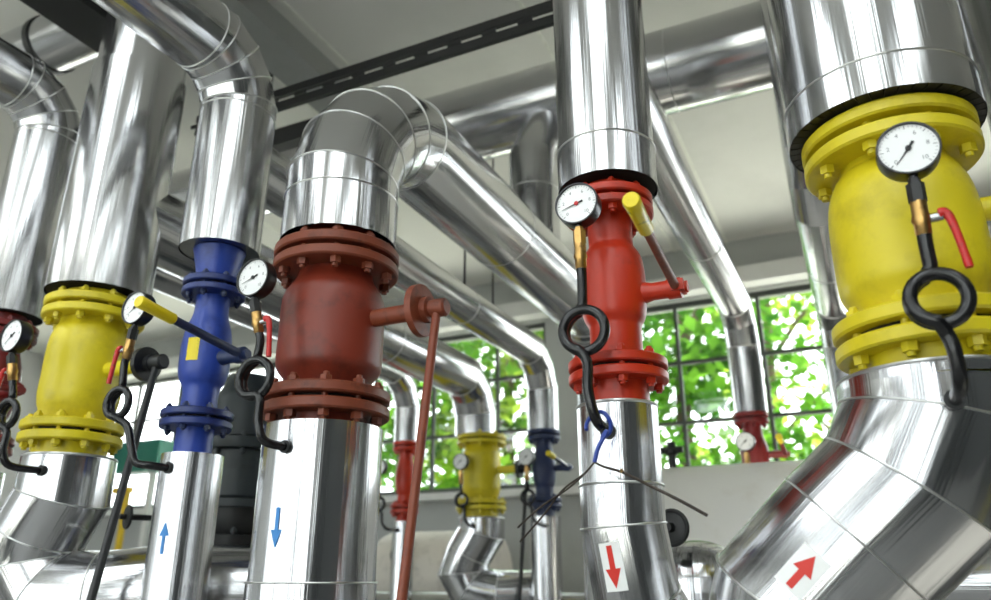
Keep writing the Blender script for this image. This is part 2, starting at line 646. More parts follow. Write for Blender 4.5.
def sticker(parent, surf, pts2, mat, name, label=None, cols=14):
    """flat outline bent onto a surface: pts2 = list of (s range, t low, t high) strips"""
    mb = MB()
    for (s0, s1, lo0, hi0, lo1, hi1) in pts2:
        mb.add([surf(s0, lo0), surf(s1, lo1), surf(s1, hi1), surf(s0, hi0)], [(0, 1, 2, 3)])
    return part(name, mb, mat, parent, label)


def arrow_strips(w, L, head, shaft, up=True, n=6):
    """arrow as vertical strips, centred, pointing to +t (or -t)"""
    out = []

    def lim(s):
        a = abs(s)
        top = L / 2 - head * (a / (w / 2))
        base = L / 2 - head
        bot = -L / 2 if a <= shaft / 2 + 1e-9 else base
        return (bot, top) if up else (-top, -bot)
    xs = [-shaft / 2 + shaft * i / n for i in range(n + 1)]
    for i in range(n):
        a, b = lim(xs[i]), lim(xs[i + 1])
        out.append((xs[i], xs[i + 1], a[0], a[1], b[0], b[1]))
    for sg in (-1, 1):
        ys = [sg * (shaft / 2 + 1e-6 + (w / 2 - shaft / 2) * i / n) for i in range(n + 1)]
        for i in range(n):
            a, b = lim(ys[i]), lim(ys[i + 1])
            if sg < 0:
                out.append((ys[i + 1], ys[i], b[0], b[1], a[0], a[1]))
            else:
                out.append((ys[i], ys[i + 1], a[0], a[1], b[0], b[1]))
    return out


def rect_strips(w, h, n=8):
    return [(-w / 2 + w * i / n, -w / 2 + w * (i + 1) / n, -h / 2, h / 2, -h / 2, h / 2) for i in range(n)]


YF = 1.75      # front row
YB = 4.8       # back row
ZT, ZB = 2.41, 1.968     # flange joints of every valve

# ---- upper front pipes
G_UP = 'upper insulated pipes of the front row'
G_LOW = 'lower insulated pipes of the front row'

# far left
e = elbow_pts((-2.98, YF, 3.47), (0, 0, 1), (0, -1, 0), 0.2, 4)
pipe('insulated_pipe', 'aluminium clad pipe with segmented elbow at the far left edge above a red valve',
     [('sleeve', [(-2.98, YF, 2.475), e[0]], 0.125, [1]), ('elbow', e, 0.125, [1, 2, 3, 4]), ('sleeve', [e[-1], (-2.98, RY0 + 0.02, 3.47)], 0.125, [0])],
     (-2.98, YF, 2.475), group=G_UP, bottom_cap=((-2.98, YF, 2.477), 0.125, (0, 0, 1)))
# yellow
pipe('insulated_pipe', 'wide straight aluminium clad pipe rising from the left yellow valve to the ceiling',
     [('sleeve', [(-2.455, YF, 2.475), (-2.455, YF, 3.43)], 0.178, []), ('sleeve', [(-2.455, YF, 3.43), (-2.455, YF, RZ)], 0.168, [0])],
     (-2.455, YF, 2.475), group=G_UP, bottom_cap=((-2.455, YF, 2.477), 0.178, (0, 0, 1)))
# blue
e = elbow_pts((-1.875, YF, 3.3), (0, 0, 1), (0, -1, 0), 0.22, 4)
pipe('insulated_pipe', 'aluminium clad pipe above the blue valve, bending at the top towards the viewer',
     [('sleeve', [(-1.875, YF, 2.545), e[0]], 0.132, [1]), ('elbow', e, 0.132, [1, 2, 3, 4]), ('sleeve', [e[-1], (-1.875, RY0 + 0.02, 3.3)], 0.132, [0])],
     (-1.875, YF, 2.545), group=G_UP, bottom_cap=((-1.875, YF, 2.547), 0.132, (0, 0, 1)), cap_mat='aluminium_dull')
# brown
e = elbow_pts((-1.373, YF, 3.04), (0, 0, 1), (0, 1, 0), 0.42, 5)
e2 = elbow_pts((-1.373, 4.45, 3.04), (0, 1, 0), (0, 0, -1), 0.3, 4)
pipe('insulated_pipe', 'aluminium clad pipe arching over from the brown valve and running back behind the red valve',
     [('sleeve', [(-1.373, YF, 2.47), e[0]], 0.178, [1]), ('elbow', e, 0.176, [1, 2, 3, 4, 5]), ('sleeve', [e[-1], (-1.373, 2.95, 3.04)], 0.176, []),
      ('sleeve', [(-1.373, 2.95, 3.04), e2[0]], 0.175, [0]), ('elbow', e2, 0.175, [1, 2, 3, 4]), ('sleeve', [e2[-1], (-1.373, 4.45, 0.0)], 0.16, [])],
     (-1.373, YF, 2.47), group=G_UP)
# red
pipe('insulated_pipe', 'straight aluminium clad pipe rising above the red valve with pressure gauge and yellow grip',
     [('sleeve', [(-0.5, YF, 2.46), (-0.5, YF, 2.575)], 0.131, [1]), ('sleeve', [(-0.5, YF, 2.575), (-0.5, YF, RZ)], 0.129, [])],
     (-0.5, YF, 2.46), group=G_UP, bottom_cap=((-0.5, YF, 2.462), 0.131, (0, 0, 1)))
# right yellow
pipe('insulated_pipe', 'widest aluminium clad pipe rising above the large yellow valve at the right',
     [('sleeve', [(0.16, YF, 2.455), (0.16, YF, 2.54)], 0.205, [1]), ('sleeve', [(0.16, YF, 2.54), (0.16, YF, RZ)], 0.203, [])],
     (0.16, YF, 2.455), group=G_UP, bottom_cap=((0.16, YF, 2.457), 0.205, (0, 0, 1)), tabs=True)


# ---- lower front pipes
def bands_for(pts):
    return list(range(1, len(pts) - 1))


def lower_bent(label, x, y, r, pts, extra=None):
    t = pipe('insulated_pipe', label, [('sleeve', [(x, y, 1.885), pts[0]], r, []), ('elbow', pts, r, bands_for(pts))] + (extra or []), (x, y, 1.0), group=G_LOW if y < 3 else None)
    # swaged top rim
    band(t, (x, y, 1.883), (0, 0, 1), r - 0.004, 0.005, 'top_rim')
    part('top_cover', MB().lathe([(r * 0.4, 0), (r - 0.002, 0)], (x, y, 1.886), (0, 0, 1), 40, cap=False), 'aluminium_dull', t)
    return t


# far left red column: pipe goes straight down
pipe('insulated_pipe', 'aluminium clad pipe below the red valve at the far left edge',
     [('sleeve', [(-2.98, YF, 0.0), (-2.98, YF, 1.87)], 0.11, [])], (-2.98, YF, 0.0), group=G_LOW, top_cap=((-2.98, YF, 1.858), 0.11, (0, 0, 1)))
yl = [(-2.44, YF, 1.80), (-2.455, YF, 1.745), (-2.545, YF, 1.60), (-2.57, YF + 0.02, 1.47), (-2.535, YF + 0.12, 1.33), (-2.47, YF + 0.32, 1.28), (-2.455, YF + 0.55, 1.28)]
lower_bent('aluminium clad segmented elbow pipe below the left yellow valve', -2.44, YF, 0.147,
           [(-2.44, YF, 1.83), (-2.44, YF, 1.76), (-2.515, YF, 1.645), (-2.55, YF, 1.545), (-2.47, YF + 0.03, 1.44), (-2.3, YF + 0.1, 1.44), (-2.15, YF + 0.2, 1.46), (-1.6, YF + 0.6, 1.46)])
# blue column
bl = pipe('insulated_pipe', 'slim aluminium clad pipe with a blue upward arrow below the blue valve',
          [('sleeve', [(-1.87, YF, 0.0), (-1.87, YF, 1.858)], 0.092, [])], (-1.87, YF, 0.0), group=G_LOW)
part('top_cover', MB().lathe([(0.05, 0), (0.091, 0)], (-1.87, YF, 1.857), (0, 0, 1), 40, cap=False), 'aluminium_dull', bl)
sf = lambda s, t: on_cyl(-1.87, YF, 0.0935, math.radians(14.5) + s / 0.0935, 1.61 + t)
sticker(bl, sf, arrow_strips(0.03, 0.088, 0.038, 0.009, True), 'arrow_blue', 'flow_arrow', 'blue upward arrow')
# brown column
br = pipe('insulated_pipe', 'wide aluminium clad pipe with a blue downward arrow below the brown valve',
          [('sleeve', [(-1.373, YF, 0.0), (-1.373, YF, 1.49)], 0.172, [1]), ('sleeve', [(-1.373, YF, 1.49), (-1.373, YF, 1.90)], 0.168, [])], (-1.373, YF, 0.0), group=G_LOW)
part('top_cover', MB().lathe([(0.08, 0), (0.167, 0)], (-1.373, YF, 1.899), (0, 0, 1), 40, cap=False), 'aluminium_dull', br)
sf = lambda s, t: on_cyl(-1.373, YF, 0.1695, math.radians(2.0) + s / 0.1695, 1.622 + t)
sticker(br, sf, arrow_strips(0.034, 0.1, 0.045, 0.011, False), 'arrow_blue', 'flow_arrow', 'blue downward arrow')
# red column
rl = lower_bent('aluminium clad pipe with a red down arrow label below the middle red valve', -0.508, YF, 0.096,
                [(-0.508, YF, 1.70), (-0.508, YF, 1.612), (-0.49, YF + 0.02, 1.455), (-0.45, YF + 0.09, 1.36), (-0.42, YF + 0.25, 1.28), (-0.42, YF + 0.7, 1.26)])
band(rl, (-0.508, YF, 1.70), (0, 0, 1), 0.096, 0.003)
dr = Vector((0.018, 0.02, -0.157)).normalized()


def on_axis(p0, axis, r, th0, front=(0, -1, 0)):
    """s,t -> point on a leaning pipe: t along axis, s round it, th0 from the front direction"""
    ax = Vector(axis).normalized()
    f = Vector(front)
    f = (f - ax * f.dot(ax)).normalized()
    sd = ax.cross(f).normalized()
    if sd.x < 0:
        sd = -sd
    p0 = Vector(p0)
    return lambda s, t: p0 + ax * t + (f * math.cos(th0 + s / r) + sd * math.sin(th0 + s / r)) * r


sf = on_axis((-0.4995, YF + 0.0095, 1.537), -dr, 0.0972, math.radians(-8))
lb = sticker(rl, sf, rect_strips(0.05, 0.1), 'label_white', 'flow_label', 'white label with a red down arrow')
sf = on_axis((-0.4995, YF + 0.0095, 1.537), -dr, 0.0979, math.radians(-8))
sticker(lb, sf, arrow_strips(0.036, 0.088, 0.04, 0.013, False), 'arrow_red', 'flow_arrow')
# right yellow column
rp = [(0.15, YF, 1.86), (0.147, YF, 1.80), (0.078, YF, 1.668), (-0.03, YF, 1.572), (-0.15, YF, 1.455), (-0.205, YF + 0.05, 1.3), (-0.23, YF + 0.2, 1.05), (-0.23, YF + 0.5, 1.0)]
ry = lower_bent('huge aluminium clad segmented elbow with a red up arrow label at the lower right', 0.15, YF, 0.172, rp)
ad = (Vector(rp[3]) - Vector(rp[4])).normalized()
sf = on_axis((Vector(rp[3]) + Vector(rp[4])) / 2 - ad * 0.026, ad, 0.1732, math.radians(-8))
lb = sticker(ry, sf, rect_strips(0.06, 0.086), 'label_white', 'flow_label', 'white label with a red up arrow')
sf = on_axis((Vector(rp[3]) + Vector(rp[4])) / 2 - ad * 0.026, ad, 0.174, math.radians(-8))
sticker(lb, sf, arrow_strips(0.04, 0.074, 0.038, 0.014, True), 'arrow_red', 'flow_arrow')


# ------------------------------------------------------------------ valves
def hexa(r):
    return [(r * math.cos(PI / 3 * k), r * math.sin(PI / 3 * k)) for k in range(6)]


BOLTS = {}


def bolt_mesh(mat, R, half, small=False):
    """hex head below, nut and stud end above, shank through both flanges; centred on the joint"""
    key = (mat, round(R, 4), round(half, 4))
    if key in BOLTS:
        return BOLTS[key]
    mb = MB()
    for (z0, z1) in ((-half - R * 1.15, -half), (half, half + R * 1.0)):
        pts = [(x, y, z0) for x, y in hexa(R)] + [(x, y, z1) for x, y in hexa(R)]
        mb.add(pts, [tuple(reversed(range(6))), tuple(range(6, 12))] + [(i, (i + 1) % 6, 6 + (i + 1) % 6, 6 + i) for i in range(6)])
    mb.lathe([(R * 0.5, -half - R * 1.7), (R * 0.55, -half - R * 1.6), (R * 0.55, half + R * 1.5), (R * 0.45, half + R * 1.6)], (0, 0, 0), (0, 0, 1), 10)
    BOLTS[key] = mesh_from('bolt', mb, mat, (0, 0, 0))
    return BOLTS[key]


def flange_pair(t, x, y, z, r, th, gap, rin, mat, boltmat, nb, R, ph=0.0):
    for s, nm in ((1, 'flange'), (-1, 'flange')):
        z0 = z + s * gap / 2
        z1 = z0 + s * th
        b = th * 0.15
        part(nm, MB().lathe([(rin, z0), (r - b, z0), (r, z0 + s * b), (r, z1 - s * b), (r - b, z1), (rin, z1)], (x, y, 0), (0, 0, 1), 56), mat, t)
    part('gasket', MB().lathe([(r * 0.55, z - gap / 2), (r * 0.8, z - gap / 2), (r * 0.8, z + gap / 2), (r * 0.55, z + gap / 2)], (x, y, 0), (0, 0, 1), 40), 'gasket', t)
    me = bolt_mesh(boltmat, R, gap / 2 + th)
    for k in range(nb):
        a = 2 * PI * (k + 0.5) / nb + ph
        o = bpy.data.objects.new('bolt', me)
        COL.objects.link(o)
        o.parent = t
        o.location = Vector((x + (r - R * 1.9) * math.cos(a), y + (r - R * 1.9) * math.sin(a), z)) - WL[t.name]
        o.rotation_euler = (0, 0, a)


def smooth_prof(pts, per=6):
    return [(p.x, p.y) for p in spline([(r, z, 0) for r, z in pts], per)]


def valve(name, label, x, y, mat, rt, rb, body, th, gap, nb, R, neck_r, neck_top, neck_bot, boltmat=None, flmat=None, group=None, top_r=None, zt=ZT, zb=ZB, ph=0.0):
    t = thing(name, (x, y, zb), label, 'valve', group)
    part('body', MB().lathe(smooth_prof(body), (x, y, 0), (0, 0, 1), 56), mat, t, angle=60)
    flange_pair(t, x, y, zt, rt, th, gap, neck_r, flmat or mat, boltmat or mat, nb, R, ph)
    flange_pair(t, x, y, zb, rb, th, gap, neck_r, flmat or mat, boltmat or mat, nb, R, ph)
    part('neck', MB().lathe([(neck_r, neck_bot), (neck_r, zb - gap / 2 - th * 0.5)], (x, y, 0), (0, 0, 1), 40), mat, t)
    tr = top_r or neck_r
    part('neck', MB().lathe([(neck_r, zt + gap / 2 + th * 0.5), (tr, neck_top)], (x, y, 0), (0, 0, 1), 40), mat, t)
    return t


def rod_lever(t, x, y, z, r0, x1, mat, rodmat, dr, lean, length, disc_t=0.02):
    """spindle to +X with a round gear disc and a long rod hanging from its end"""
    part('spindle', MB().lathe([(0.026, r0), (0.026, x1 - x), (0.018, x1 - x), (0.018, x1 - x + 0.05)], (x, y, z), (1, 0, 0), 20), mat, t)
    part('disc', MB().lathe([(dr, x1 - x - disc_t), (dr, x1 - x), (dr * 0.5, x1 - x + 0.004), (dr * 0.5, x1 - x + 0.022), (0.02, x1 - x + 0.026)], (x, y, z), (1, 0, 0), 36), rodmat, t)
    xe = x1 + 0.045
    rod = part('lever_rod', MB().tube([(xe, y, z + 0.02), (xe + lean[0] * 0.5, y + lean[1] * 0.5, z - length * 0.5), (xe + lean[0], y + lean[1], z - length)], 0.0125, 14), rodmat, t)
    part('rod_socket', MB().lathe([(0.016, -0.025), (0.026, -0.02), (0.026, 0.035), (0.02, 0.04)], (xe - 0.01, y, z), (1, 0, 0), 20), rodmat, rod)


def grip_lever(t, x, y, z, r0, x1, mat, rodmat, tip, rr=0.011, gr=0.017, gl=0.1, gripmat='yellow_grip'):
    """short spindle to +X, flat lever bar towards the viewer with a sleeve grip"""
    part('spindle', MB().lathe([(0.03, r0), (0.022, r0 + 0.03), (0.022, x1 - x - 0.02), (0.026, x1 - x - 0.02), (0.026, x1 - x + 0.012), (0.015, x1 - x + 0.014), (0.015, x1 - x + 0.028)], (x, y, z), (1, 0, 0), 20), mat, t)
    a = Vector((x1, y, z))
    tip = Vector(tip)
    d = (tip - a).normalized()
    lv = part('lever', MB().tube([a - d * 0.03, a, tip - d * gl * 0.5], [rr * 1.3, rr * 1.2, rr], 12), rodmat, t)
    part('grip', MB().lathe([(gr * 0.8, 0), (gr, 0.004), (gr * 1.02, gl * 0.7), (gr * 1.1, gl - 0.004), (gr * 0.95, gl)], tip - d * gl, d, 18), gripmat, lv, 'yellow grip')


# brown check valve with a long hanging rod
v = valve('flanged_valve', 'reddish brown barrel valve with rusty flanges and a long hanging rod', -1.373, YF, 'primer', 0.19, 0.184,
          [(0.112, 2.375), (0.1139, 2.36), (0.126, 2.335), (0.1475, 2.3), (0.1531, 2.26), (0.154, 2.18), (0.154, 2.1), (0.1493, 2.07), (0.1307, 2.045), (0.1167, 2.02), (0.1167, 2.0)],
          0.031, 0.014, 10, 0.017, 0.118, 2.5, 1.895, boltmat='rust', flmat='rust')
rod_lever(v, -1.373, YF, 2.215, 0.14, -1.055, 'rust', 'rust', 0.076, (-0.01, -0.15), 0.98)
# left yellow valve
v = valve('flanged_valve', 'yellow barrel valve second from the left with a dark gear disc and hanging rod', -2.455, YF, 'yellow', 0.17, 0.163,
          [(0.1077, 2.375), (0.1095, 2.355), (0.1184, 2.335), (0.1274, 2.3), (0.131, 2.25), (0.131, 2.16), (0.131, 2.1), (0.1256, 2.065), (0.1166, 2.04), (0.1095, 2.015), (0.1095, 2.0)],
          0.03, 0.013, 10, 0.015, 0.113, 2.475, 1.87)
rod_lever(v, -2.455, YF, 2.185, 0.12, -2.135, 'yellow', 'black_iron', 0.058, (0.0, -0.13), 0.95)
# blue ball valve
v = valve('ball_valve', 'blue ball valve with a conical top and a long yellow gripped lever', -1.875, YF, 'blue', 0.102, 0.11,
          [(0.0538, 2.38), (0.0538, 2.34), (0.0573, 2.31), (0.0712, 2.265), (0.0781, 2.215), (0.079, 2.17), (0.0773, 2.125), (0.0695, 2.095), (0.059, 2.075), (0.0556, 2.05), (0.0556, 1.99)],
          0.022, 0.010, 8, 0.0105, 0.057, 2.548, 1.84, top_r=0.085, boltmat='blue_dark', flmat='blue_flange')
grip_lever(v, -1.875, YF, 2.165, 0.06, -1.72, 'blue_dark', 'blue_dark', (-1.70, 1.33, 2.205), 0.012, 0.0165, 0.13)
sf = lambda s, t_: on_cyl(-1.875, YF, 0.0805, math.radians(16) + s / 0.0805, 2.183 + t_)
sticker(v, sf, rect_strips(0.04, 0.075), 'yellow_grip', 'name_plate', 'small yellow plate')
# middle red ball valve
v = valve('ball_valve', 'bright red ball valve with a red lever and yellow grip at the centre right', -0.5, YF, 'red', 0.115, 0.12,
          [(0.058, 2.385), (0.057, 2.33), (0.057, 2.305), (0.062, 2.292), (0.075, 2.268), (0.081, 2.23), (0.082, 2.19), (0.081, 2.14), (0.076, 2.108), (0.066, 2.088), (0.064, 2.075), (0.064, 2.04), (0.064, 1.99)],
          0.023, 0.010, 8, 0.0125, 0.072, 2.47, 1.873)
grip_lever(v, -0.5, YF, 2.165, 0.07, -0.342, 'red', 'rust', (-0.305, 1.215, 2.145), 0.0095, 0.0155, 0.15)
part('stop_lug', MB().box((-0.335, YF - 0.005, 2.165), (0.03, 0.045, 0.028)), 'red', v)
# right yellow valve
v = valve('flanged_valve', 'large yellow barrel valve at the right edge under the widest pipe', 0.163, YF, 'yellow', 0.182, 0.178,
          [(0.1115, 2.37), (0.1141, 2.355), (0.1253, 2.34), (0.1416, 2.3), (0.1493, 2.25), (0.151, 2.18), (0.151, 2.11), (0.1476, 2.075), (0.133, 2.045), (0.1244, 2.02), (0.1244, 1.99)],
          0.032, 0.016, 8, 0.0165, 0.128, 2.458, 1.86, ph=0.1)
rod_lever(v, 0.163, YF, 2.235, 0.14, 0.52, 'yellow', 'yellow', 0.06, (0, -0.12), 0.9)
# far left red valve
v = valve('ball_valve', 'dark red valve cut off by the left edge of the picture', -2.98, YF, 'red_dark', 0.12, 0.12,
          [(0.072, 2.385), (0.072, 2.34), (0.0765, 2.32), (0.09, 2.27), (0.0963, 2.2), (0.0936, 2.14), (0.0828, 2.09), (0.072, 2.06), (0.072, 1.99)],
          0.025, 0.009, 8, 0.0125, 0.07, 2.478, 1.86)
grip_lever(v, -2.98, YF, 2.165, 0.08, -2.82, 'red_dark', 'red_dark', (-2.81, 1.35, 2.15))


# ------------------------------------------------------------------ pressure gauges
def digits(txt, size):
    cu = bpy.data.curves.new('digit', 'FONT')
    cu.body = txt
    cu.size = size
    cu.align_x = 'CENTER'
    cu.align_y = 'CENTER'
    o = bpy.data.objects.new('digit', cu)
    COL.objects.link(o)
    me = bpy.data.meshes.new_from_object(o.evaluated_get(bpy.context.evaluated_depsgraph_get()))
    vs = [(v.co.x, v.co.y) for v in me.vertices]
    fs = [tuple(p.vertices) for p in me.polygons]
    bpy.data.objects.remove(o)
    bpy.data.curves.remove(cu)
    bpy.data.meshes.remove(me)
    return vs, fs


def gauge(label, dial, R, cock, loop, lr, tail, px, py, pr, needle_deg, tube=0.0105, redhub=False, lever_side=1, case='bezel_black', lever=True):
    """dial: centre (x,y,z); siphon comes out of the pipe (px,py,radius pr) at tail[-1]"""
    dx, dy, dz = dial
    t = thing('pressure_gauge', (tail[-1][0], tail[-1][1], tail[-1][2]), label, 'gauge', 'pressure gauges on black siphon tubes')
    # case is a drum facing -Y
    cs = part('case', MB().lathe([(R * 0.4, -0.028), (R * 0.9, -0.028), (R * 0.985, -0.022), (R, -0.016), (R, 0.012), (R * 0.99, 0.016), (R * 0.93, 0.016), (R * 0.925, 0.010), (R * 0.3, 0.010)], (dx, dy, dz), (0, -1, 0), 48), case, t)
    dl = part('dial', MB().lathe([(0.0, 0.0), (R * 0.925, 0.0)], (dx, dy - 0.0105, dz), (0, -1, 0), 48, cap=False), 'dial_white', t)
    yf = dy - 0.0108
    mk = MB()
    for k in range(31):
        a = math.radians(225 - 270 * k / 30)
        r1, r0 = R * 0.88, R * (0.76 if k % 5 == 0 else 0.82)
        w = R * (0.014 if k % 5 == 0 else 0.008)
        c, s = math.cos(a), math.sin(a)
        mk.add([(dx + c * r0 - s * w, yf, dz + s * r0 + c * w), (dx + c * r0 + s * w, yf, dz + s * r0 - c * w),
                (dx + c * r1 + s * w, yf, dz + s * r1 - c * w), (dx + c * r1 - s * w, yf, dz + s * r1 + c * w)], [(0, 1, 2, 3)])
    part('scale_marks', mk, 'ink_grey', dl)
    dg = MB()
    for k in range(6):
        a = math.radians(225 - 270 * k / 5)
        vs, fs = digits(str(2 * k), R * 0.22)
        dg.add([(dx + math.cos(a) * R * 0.62 + vx, yf, dz + math.sin(a) * R * 0.62 + vz) for vx, vz in vs], fs)
    part('numerals', dg, 'ink_grey', dl)
    # needle
    a = math.radians(needle_deg)
    c, s = math.cos(a), math.sin(a)
    yn = dy - 0.0125
    nm = MB()
    for (l0, l1, w0, w1) in ((-0.3, 0.0, 0.055, 0.03), (0.0, 0.72, 0.035, 0.008)):
        nm.add([(dx + (c * l0 - s * w0) * R, yn, dz + (s * l0 + c * w0) * R), (dx + (c * l0 + s * w0) * R, yn, dz + (s * l0 - c * w0) * R),
                (dx + (c * l1 + s * w1) * R, yn, dz + (s * l1 - c * w1) * R), (dx + (c * l1 - s * w1) * R, yn, dz + (s * l1 + c * w1) * R)], [(0, 1, 2, 3)])
    nd = part('needle', nm, 'ink', t)
    part('hub', MB().lathe([(R * 0.1, 0), (R * 0.1, 0.002), (R * 0.03, 0.003)], (dx, yn, dz), (0, -1, 0), 16), 'needle_red' if redhub else 'ink', nd)
    # union nut, brass cock body
    cx, cy, cz = cock
    top = Vector((dx, dy, dz - R * 0.97))
    cv = Vector(cock)
    ax = (top - cv).normalized()
    Ld = (top - cv).length
    part('stem', MB().tube([top + ax * 0.01, top - ax * 0.02], 0.008, 12), 'case_steel', t)
    hx = MB()
    u, w, d = basis(ax)
    for (a0, a1, rr) in ((Ld * 0.40, Ld * 0.82, R * 0.29), (Ld * 0.82, Ld * 0.93, R * 0.2)):
        pts = [cv + d * a0 + (u * x + w * y) * rr for x, y in hexa(1)] + [cv + d * a1 + (u * x + w * y) * rr for x, y in hexa(1)]
        hx.add(pts, [tuple(reversed(range(6))), tuple(range(6, 12))] + [(i, (i + 1) % 6, 6 + (i + 1) % 6, 6 + i) for i in range(6)])
    part('union_nut', hx, 'black_iron' if lever else 'brass', t)
    part('cock_body', MB().lathe([(0.011, -0.03), (0.014, -0.026), (0.014, -0.008), (0.017, 0.0), (0.014, 0.012), (0.014, Ld * 0.42)], cock, ax, 14), 'brass', t)
    if lever:
        q = cv + Vector((lever_side * 0.034, 0, 0.002))
        st = part('cock_stem', MB().tube([cv, q], 0.0085, 12), 'bezel_steel', t)
        part('cock_lever', MB().tube(spline([q + Vector((-0.006 * lever_side, -0.003, 0.004)), q + Vector((0.006 * lever_side, -0.004, 0.002)), q + Vector((0.014 * lever_side, -0.004, -0.03)), q + Vector((0.022 * lever_side, -0.005, -0.105))], 5),
                                     [0.009, 0.010, 0.010, 0.0095, 0.009, 0.008, 0.008, 0.008, 0.0075, 0.0075, 0.007, 0.007, 0.007, 0.007, 0.0075, 0.007], 10), 'cock_red', t, 'small red cock lever')
    # siphon: down from the cock, one and a half turns, down and into the pipe
    lx, ly, lz = loop
    n = 44
    path = []
    start = cv - ax * 0.028
    first = Vector((lx + lr * math.cos(PI * 0.62), ly, lz + lr * math.sin(PI * 0.62)))
    path += spline([start, start - ax * 0.025, first + Vector((0.015, 0, 0.02))], 5)
    for k in range(n + 1):
        a = PI * 0.62 + (2 * PI * 1.40) * k / n
        path.append(Vector((lx + lr * math.cos(a), ly - tube * 1.2 * (k / n) * 1.6 + 0.008, lz + lr * math.sin(a))))
    path += spline([path[-1]] + [Vector(p) for p in tail], 6)[1:]
    sp = part('siphon_tube', MB().tube(path, tube, 14), 'black_tube', t)
    e = Vector(tail[-1])
    part('socket', MB().lathe([(tube * 1.5, 0), (tube * 1.5, 0.03)], e - Vector((0, 0.012, 0)), (0, 1, 0), 14), 'black_iron', sp)


gauge('large round gauge in front of the right yellow valve, needle pointing down left', (0.166, 1.44, 2.246), 0.054, (0.165, 1.45, 2.108), (0.167, 1.462, 1.96), 0.045,
      [(0.168, 1.46, 1.895), (0.174, 1.462, 1.86), (0.174, 1.485, 1.812), (0.172, 1.58, 1.803)], 0.15, YF, 0.195, 232, tube=0.0125, case='case_steel')
gauge('round gauge with a red needle hub in front of the middle red valve', (-0.524, 1.57, 2.346), 0.054, (-0.526, 1.58, 2.215), (-0.525, 1.585, 2.033), 0.049,
      [(-0.519, 1.575, 1.955), (-0.52, 1.575, 1.89), (-0.508, 1.59, 1.825), (-0.503, 1.66, 1.812)], -0.5, YF, 0.096, 197, tube=0.012, redhub=True, case='case_steel', lever=False)
gauge('round gauge with a red cock lever between the blue and brown valves', (-1.445, 1.49, 2.284), 0.056, (-1.43, 1.5, 2.155), (-1.418, 1.505, 2.0), 0.05,
      [(-1.395, 1.5, 1.945), (-1.39, 1.5, 1.88), (-1.375, 1.515, 1.832), (-1.36, 1.585, 1.826)], -1.373, YF, 0.178, 200, tube=0.0115)
gauge('round gauge with a red cock lever between the left yellow and blue valves', (-1.978, 1.55, 2.296), 0.054, (-1.995, 1.555, 2.165), (-2.0, 1.56, 2.0), 0.042,
      [(-1.965, 1.57, 1.93), (-1.935, 1.575, 1.86), (-1.92, 1.585, 1.82), (-1.885, 1.61, 1.812), (-1.865, 1.665, 1.81)], -1.87, YF, 0.116, 215, tube=0.0115, lever_side=-1)
gauge('round gauge at the far left edge in front of the dark red valve', (-2.435, 1.47, 2.243), 0.055, (-2.425, 1.48, 2.125), (-2.41, 1.49, 1.99), 0.04,
      [(-2.4, 1.49, 1.93), (-2.405, 1.495, 1.87), (-2.395, 1.52, 1.83), (-2.38, 1.62, 1.826)], -2.44, YF, 0.147, 220, tube=0.0115, lever_side=-1)

# ------------------------------------------------------------------ back row
G_BUP = 'insulated pipes running back to the second row'


def back_run(label, x, z, r, y0, ztop, R=0.3, y=YB, nseg=3, mat='aluminium'):
    e = elbow_pts((x, y, z), (0, 1, 0), (0, 0, -1), R, nseg)
    return pipe('insulated_pipe', label,
                [('sleeve', [(x, y0, z), (x, (y0 + y) / 2 + 0.3, z)], r, [1]), ('sleeve', [(x, (y0 + y) / 2 + 0.3, z), e[0]], r, []), ('elbow', e, r, [1, 3]), ('sleeve', [e[-1], (x, y, ztop)], r, [])],
                (x, y0, z), group=G_BUP, mat=mat, n=36)


back_run('aluminium clad pipe running back and bending down to the small back blue valve', -1.915, 2.96, 0.108, 1.80, 2.44)
back_run('wide aluminium clad pipe running back and bending down to the small back yellow valve', -2.43, 2.83, 0.148, 1.78, 2.44)
back_run('aluminium clad pipe bending down to the small back red valve', -3.0, 2.93, 0.095, 1.80, 2.44)
back_run('aluminium clad pipe sloping back behind the middle red valve to the dark red back valve', -0.556, 3.09, 0.1, 1.80, 2.44)
f = elbow_pts((0.0, 3.25, 3.1), (0, 0, -1), (0, 1, 0), 0.28, 3)
e = elbow_pts((0.0, 5.1, 3.1), (0, 1, 0), (0, 0, -1), 0.3, 3)
pipe('insulated_pipe', 'aluminium clad pipe behind the large yellow valve running back towards the window',
     [('sleeve', [(0.0, 3.25, RZ), f[0]], 0.11, []), ('elbow', f, 0.11, []), ('sleeve', [f[-1], (0.0, 4.2, 3.1)], 0.11, [1]), ('sleeve', [(0.0, 4.2, 3.1), e[0]], 0.11, []), ('elbow', e, 0.11, [1, 3]),
      ('sleeve', [e[-1], (0.0, 5.1, 0.0)], 0.11, [])], (0.0, 5.1, 0.0), group=G_BUP, n=36)


